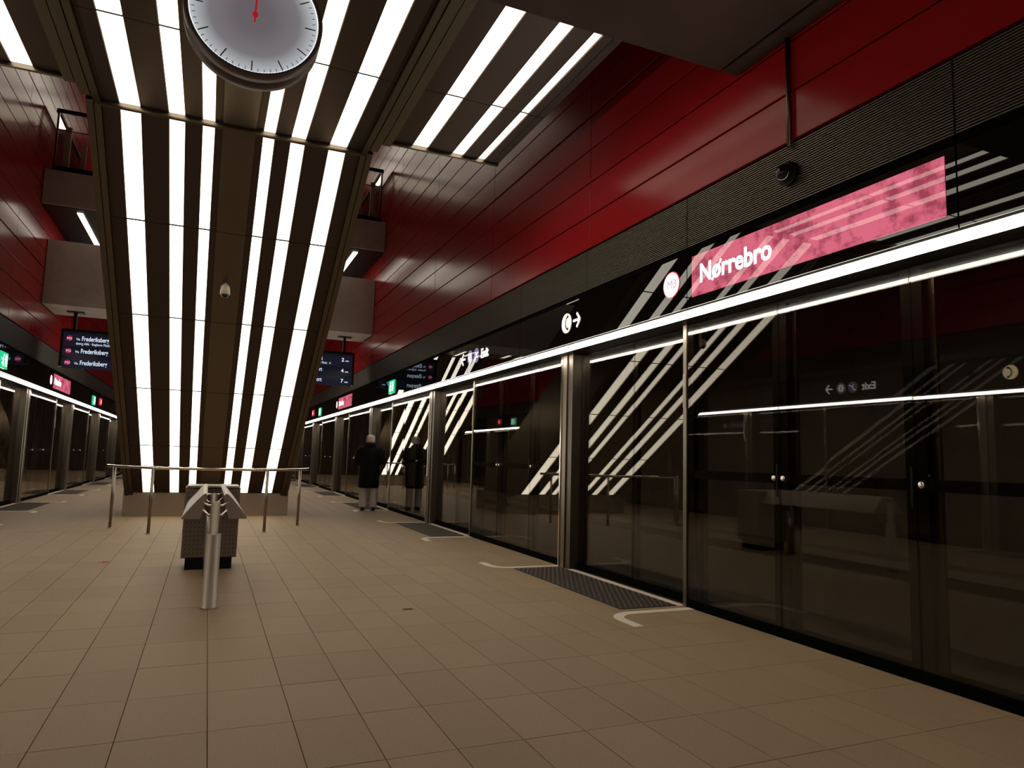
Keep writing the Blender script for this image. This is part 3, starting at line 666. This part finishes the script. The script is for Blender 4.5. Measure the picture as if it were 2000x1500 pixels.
def hand(name, L, tail, w_, ang, mat, z0):
    q = MB(); a = math.radians(ang); stroke(q, [(-tail * math.sin(a), -tail * math.cos(a)), (L * math.sin(a), L * math.cos(a))], w_, z0, z0 + 0.002)
    o = obj(name, q, mat, ck); o.matrix_local = cw
hand('hour_hand', 0.22, 0.0, 0.011, 1.0, 'red_hand', 0.003); hand('minute_hand', 0.33, 0.0, 0.009, 2.0, 'red_hand', 0.006); hand('second_hand', 0.34, 0.055, 0.009, 1.5, 'red_hand', 0.01)
obj('hub', MB().lathe([(0.017, 0.0), (0.017, 0.014), (0.010, 0.017)], cw, 20), 'red_hand', ck, True)
obj('hanger', MB().tube([(0, 0.07, 0.33), (0, 0.07, 0.835)], 0.022, 12), 'rim', ck, True)

# ------------------------------------------------------------------ leaning bench and perforated cabinet
bn = empty('leaning_bench', (0, 6.1, 0), label='narrow steel leaning bench with two tilted rests on a round post', cat='bench')
put('post', MB().lathe([(0.062, 0), (0.062, 0.008), (0.055, 0.012), (0.055, 0.565), (0.05, 0.572), (0.033, 0.575), (0.033, 0.82)], Matrix.Translation((0.008, 6.1, 0)), 24), 'satin', bn, True)
prof = [(0.062, 0.868), (0.075, 0.884), (0.092, 0.878), (0.13, 0.838), (0.172, 0.787), (0.212, 0.735), (0.242, 0.690), (0.238, 0.684), (0.105, 0.684), (0.085, 0.76)]
for s in (-1, 1):
    pf = [(0.005 + s * a, b) for a, b in prof]
    o = put('lean_rest', MB().prism(pf, 6.13, 8.02, axis=1), 'satin', bn)
    for yy in (6.11, 7.7):
        for zz in (0.715, 0.79):
            put('bracket', MB().tube([(0.006, yy, zz), (0.006 + s * 0.05, yy, zz), (0.006 + s * 0.10, yy + 0.03, zz + (0.03 if zz > 0.75 else 0.055))], 0.009, 8), 'chrome', bn, True)
put('post', MB().lathe([(0.055, 0), (0.055, 0.6), (0.033, 0.61), (0.033, 0.8)], Matrix.Translation((0.008, 7.7, 0)), 20), 'satin', bn, True)
cb = empty('perforated_cabinet', (0, 8.05, 0), label='brown steel cabinet with perforated front under the leaning bench', cat='cabinet')
put('body', MB().bev(-0.265, 0.268, 8.5, 8.04, 0.12, 0.84, 0.012, axis=1), 'satin_dark', cb)
put('plinth', MB().box(-0.223, 0.226, 8.07, 8.45, 0, 0.12), 'black_metal', cb)
put('top_lid', MB().box(-0.25, 0.253, 8.03, 8.5, 0.84, 0.858), 'satin', cb)
hl = MB()
for i in range(13):
    for j in range(15):
        cx, cz = -0.228 + 0.038 * i + 0.0015, 0.17 + 0.044 * j
        hl.prism([(cx + 0.0065 * math.cos(t), cz + 0.0065 * math.sin(t)) for t in [math.pi / 3 * q for q in range(6)]], 8.037, 8.041, axis=1)
tag(put('perforations', hl, 'tick', cb), kind='stuff')

# ------------------------------------------------------------------ guard rail around the foot of the pillar
gr = empty('guard_rail', (0, 12, 0), label='round steel guard rail on four posts around the pillar foot', cat='railing')
put('top_rail', MB().tube([(-1.50, 12.66, 0.953), (-1.39, 12.52, 0.953), (-0.83, 11.68, 0.953), (-0.74, 11.6, 0.953), (-0.6, 11.58, 0.953), (0.6, 11.58, 0.953), (0.74, 11.6, 0.953), (0.83, 11.68, 0.953), (1.40, 12.52, 0.953), (1.55, 12.70, 0.953)], 0.024, 12), 'chrome', gr, True)
for px_, py_ in ((-1.39, 12.52), (-0.80, 11.63), (0.80, 11.63), (1.395, 12.52)):
    put('rail_post', MB().tube([(px_, py_, 0), (px_, py_, 0.95)], 0.022, 12), 'steel', gr, True)
    put('base_flange', MB().lathe([(0.042, 0), (0.042, 0.006), (0.025, 0.009)], Matrix.Translation((px_, py_, 0)), 16), 'steel', gr, True)

# the next bay down the platform repeats the pillar, its ceiling and its rail
def copy_tree(o, parent=None, dy=0.0):
    c = o.copy(); COL.objects.link(c); c.parent = parent
    if dy: c.location.y += dy
    for ch in list(o.children): copy_tree(ch, c)
    return c
BAY = 14.65
tag(copy_tree(pil, None, BAY), 'farther slanting luminous pillar, seen only mirrored in the glass by the passenger')
tag(copy_tree(ce, None, BAY), 'low bronze luminous ceiling of the farther bay behind the beam')
tag(copy_tree(gr, None, BAY), 'farther steel guard rail, seen only mirrored in the glass by the passenger')
gr['group'] = 'guard rails'; pil['group'] = 'luminous pillars'
for o_ in list(bpy.data.objects):
    if o_.parent is None and o_.name.startswith('inclined_pillar'): o_['group'] = 'luminous pillars'
    if o_.parent is None and o_.name.startswith('guard_rail'): o_['group'] = 'guard rails'

# ------------------------------------------------------------------ cameras
cc = empty('security_camera', (-0.015, 9.79, 3.40), label='small pale security camera hanging on the pillar centre panel', cat='camera')
put('mount_arm', MB().tube([(-0.01, 9.79, 3.42), (-0.012, 9.70, 3.375)], 0.022, 12), 'cctv', cc, True)
put('housing', MB().lathe([(0.03, 0.0), (0.052, -0.03), (0.06, -0.085), (0.062, -0.125), (0.056, -0.135)], Matrix.Translation((-0.014, 9.665, 3.375)), 24), 'cctv', cc, True)
put('dome', MB().lathe([(0.05, 0.0), (0.046, -0.022), (0.03, -0.04), (0.008, -0.047)], Matrix.Translation((-0.014, 9.665, 3.245)), 24), 'dark_lens', cc, True)
dc = empty('dome_camera', (3.53, 3.587, 3.262), label='black dome camera on the louvers above the name sign', cat='camera')
dmx = frame(1, 3.587, 3.262, 3.535)
put('base_ring', MB().lathe([(0.083, 0), (0.083, 0.03), (0.074, 0.04)], dmx, 32), 'black_metal', dc, True)
put('dome', MB().lathe([(0.064, 0.03), (0.064, 0.055), (0.055, 0.082), (0.036, 0.102), (0.01, 0.111)], dmx, 32), 'dark_lens', dc, True)
sg = empty('signal_lamp', (-5.6, 23.6, 1.3), label='tiny blue signal lamps in the tunnel behind the left glass', cat='lamp')
put('housing', MB().box(-5.72, -5.3, 23.6, 23.75, 1.22, 1.4), 'black_metal', sg)
for xx in (-5.62, -5.5): put('lens', MB().lathe([(0.045, 0), (0.03, 0.02)], Matrix(((1, 0, 0, xx), (0, 0, -1, 23.6), (0, 1, 0, 1.31), (0, 0, 0, 1))), 16), 'blue_lamp', sg)
put('stand', MB().box(-5.56, -5.5, 23.65, 23.7, -1.2, 1.22), 'black_metal', sg)

# ------------------------------------------------------------------ litter
q = MB().prism([(-0.05, -0.012), (0.02, -0.02), (0.055, 0.004), (0.015, 0.02), (-0.03, 0.012)], 0.0, 0.004, axis=2); q.box(-0.01, 0.03, -0.006, 0.006, 0.004, 0.008)
o = obj('paper_scrap', q, 'orange'); o.location = (-1.03, 8.8, 0.0005); tag(o, 'small orange paper scrap lying on the floor tiles', 'litter')
q = MB().tube([(-0.04, 0.02, 0.006), (-0.01, 0.0, 0.01), (0.02, 0.004, 0.007), (0.05, -0.004, 0.006)], [0.002, 0.004, 0.0035, 0.002], 6); q.tube([(0.01, 0.0, 0.007), (0.045, 0.045, 0.006)], 0.0022, 5); q.tube([(-0.02, 0.005, 0.007), (-0.035, -0.03, 0.005)], 0.002, 5)
o = obj('twig', q, 'twig'); o.location = (1.47, 5.6, 0); tag(o, 'tiny brown twig lying on the open floor', 'litter')

# ------------------------------------------------------------------ passenger, back to the camera
def skin(name, verts, edges, radii, mat, parent, sub=2):
    me = bpy.data.meshes.new(name); me.from_pydata(verts, edges, []); o = bpy.data.objects.new(name, me); COL.objects.link(o)
    o.modifiers.new('skin', 'SKIN'); 
    for i, sv in enumerate(me.skin_vertices[0].data):
        r = radii[i]; sv.radius = r if isinstance(r, tuple) else (r, r); sv.use_root = i == 0
    m = o.modifiers.new('sub', 'SUBSURF'); m.levels = sub; m.render_levels = sub
    dg = bpy.context.evaluated_depsgraph_get(); out = bpy.data.meshes.new_from_object(o.evaluated_get(dg)); bpy.data.objects.remove(o)
    return link(name, out, mat, parent, True)
def fused(name, mb, mat, parent, vox=0.018):
    o = obj(name, mb, None); m = o.modifiers.new('r', 'REMESH'); m.mode = 'VOXEL'; m.voxel_size = vox
    s = o.modifiers.new('s', 'SMOOTH'); s.iterations = 6; s.factor = 0.5
    dg = bpy.context.evaluated_depsgraph_get(); out = bpy.data.meshes.new_from_object(o.evaluated_get(dg)); bpy.data.objects.remove(o)
    return link(name, out, mat, parent, True)
def ell(cx, cy, z, rx, ry, n=24): return [(cx + rx * math.cos(2 * math.pi * k / n), cy + ry * math.sin(2 * math.pi * k / n), z) for k in range(n)]
def ball(mb, c, r, n=16, m=10):
    rr = []
    for i in range(m + 1):
        t = math.pi * i / m; s_ = max(math.sin(t), 0.02); rr.append(ell(c[0], c[1], c[2] - r[2] * math.cos(t), r[0] * s_, r[1] * s_, n))
    mb.rings(rr)
pe = empty('person', (3.27, 15.8, 0), label='person in long black padded coat, pale beanie and light trousers facing the doors', cat='person'); pe.rotation_euler = (0, 0, math.radians(-14))
V = [(0, 0, 0.86), (0, 0, 1.05), (0, 0.005, 1.28), (0, 0.0, 1.40), (0, 0.015, 1.47), (0, 0.03, 1.55), (0, 0.03, 1.63)]
R = [(0.13, 0.10), (0.125, 0.095), (0.14, 0.095), (0.075, 0.065), (0.052, 0.055), (0.072, 0.088), (0.062, 0.075)]
Ed = [(0, 1), (1, 2), (2, 3), (3, 4), (4, 5), (5, 6)]
def addv(p, r, par): V.append(p); R.append(r); Ed.append((par, len(V) - 1)); return len(V) - 1
for s in (-1, 1):
    a = addv((s * 0.095, 0.0, 0.80), 0.085, 0); b = addv((s * 0.105, 0.01, 0.46), 0.058, a); c_ = addv((s * 0.112, -0.005, 0.10), 0.036, b); addv((s * 0.12, 0.03, 0.05), 0.036, c_)
    a = addv((s * 0.175, 0.0, 1.37), 0.058, 3); b = addv((s * 0.245, -0.035, 1.13), 0.045, a); c_ = addv((s * 0.12, 0.20, 1.12), 0.034, b)
    hnd = addv((s * 0.06, 0.25, 1.14), (0.03, 0.02), c_)
    for k in range(4):
        f1 = addv((s * 0.035, 0.285, 1.115 + 0.018 * k), 0.009, hnd); f2 = addv((s * (0.012), 0.30, 1.115 + 0.018 * k), 0.008, f1)
    f1 = addv((s * 0.05, 0.25, 1.175), 0.009, hnd); addv((s * 0.025, 0.265, 1.19), 0.008, f1)
body = skin('body', V, Ed, R, 'skin', pe)
hd = MB(); ball(hd, (0, 0.115, 1.565), (0.012, 0.02, 0.025)); ball(hd, (-0.082, 0.03, 1.565), (0.012, 0.02, 0.032)); ball(hd, (0.082, 0.03, 1.565), (0.012, 0.02, 0.032))
obj('nose_and_ears', hd, 'skin', pe, True)
fe = MB(); 
for s in (-1, 1): ball(fe, (s * 0.032, 0.112, 1.59), (0.014, 0.008, 0.008))
fe.box(-0.025, 0.025, 0.108, 0.118, 1.51, 1.518); obj('eyes_and_mouth', fe, 'hair', pe, True)
co = MB()
co.rings([ell(0.0, 0.0, z, rx, ry) for z, rx, ry in ((0.50, 0.215, 0.165), (0.53, 0.232, 0.18), (0.72, 0.232, 0.182), (0.9, 0.228, 0.178), (1.0, 0.222, 0.172), (1.12, 0.228, 0.17), (1.25, 0.232, 0.165), (1.35, 0.215, 0.145), (1.41, 0.165, 0.12), (1.45, 0.10, 0.095), (1.46, 0.05, 0.05))])
for s in (-1, 1):
    co.tube([(s * 0.15, 0, 1.375), (s * 0.215, -0.005, 1.33), (s * 0.262, -0.02, 1.23), (s * 0.285, -0.03, 1.13), (s * 0.275, 0.01, 1.07), (s * 0.22, 0.10, 1.075), (s * 0.12, 0.19, 1.11)], [0.07, 0.078, 0.076, 0.072, 0.07, 0.064, 0.052], 14)
ball(co, (0, -0.05, 1.45), (0.135, 0.095, 0.075)); ball(co, (0, 0.05, 1.44), (0.11, 0.08, 0.065))
fused('padded_coat', co, 'coat', pe)
tr = MB()
for s in (-1, 1):
    tr.rings([ell(s * 0.112, 0.0, z, rx, ry, 18) for z, rx, ry in ((0.075, 0.086, 0.095), (0.10, 0.09, 0.098), (0.3, 0.083, 0.09), (0.5, 0.085, 0.092), (0.75, 0.095, 0.105), (0.85, 0.10, 0.11))])
ball(tr, (0, 0, 0.86), (0.18, 0.13, 0.10))
fused('trousers', tr, 'trouser', pe, 0.016)
for s in (-1, 1):
    bt = MB(); bt.rings([ell(s * 0.117, 0.035, z, rx, ry, 18) for z, rx, ry in ((0.0, 0.046, 0.115), (0.03, 0.05, 0.118), (0.06, 0.047, 0.10), (0.085, 0.043, 0.065), (0.14, 0.042, 0.05))])
    obj('boot', bt, 'boot', pe, True)
be = MB(); be.rings([ell(0, 0.022, z, rx, ry) for z, rx, ry in ((1.505, 0.088, 0.10), (1.51, 0.097, 0.11), (1.56, 0.100, 0.113), (1.565, 0.096, 0.109), (1.61, 0.097, 0.110), (1.64, 0.092, 0.103), (1.665, 0.074, 0.084), (1.682, 0.045, 0.05), (1.688, 0.012, 0.014))])
be.v = [(x, y, z + max(0.0, (y - 0.0) * 0.75) * max(0.0, (1.66 - z) / 0.155)) for x, y, z in be.v]   # brim sits higher on the brow than at the nape
obj('beanie', be, 'beanie', pe, True)
hr = MB(); ball(hr, (0, -0.03, 1.53), (0.068, 0.05, 0.06)); obj('hair', hr, 'hair', pe, True)
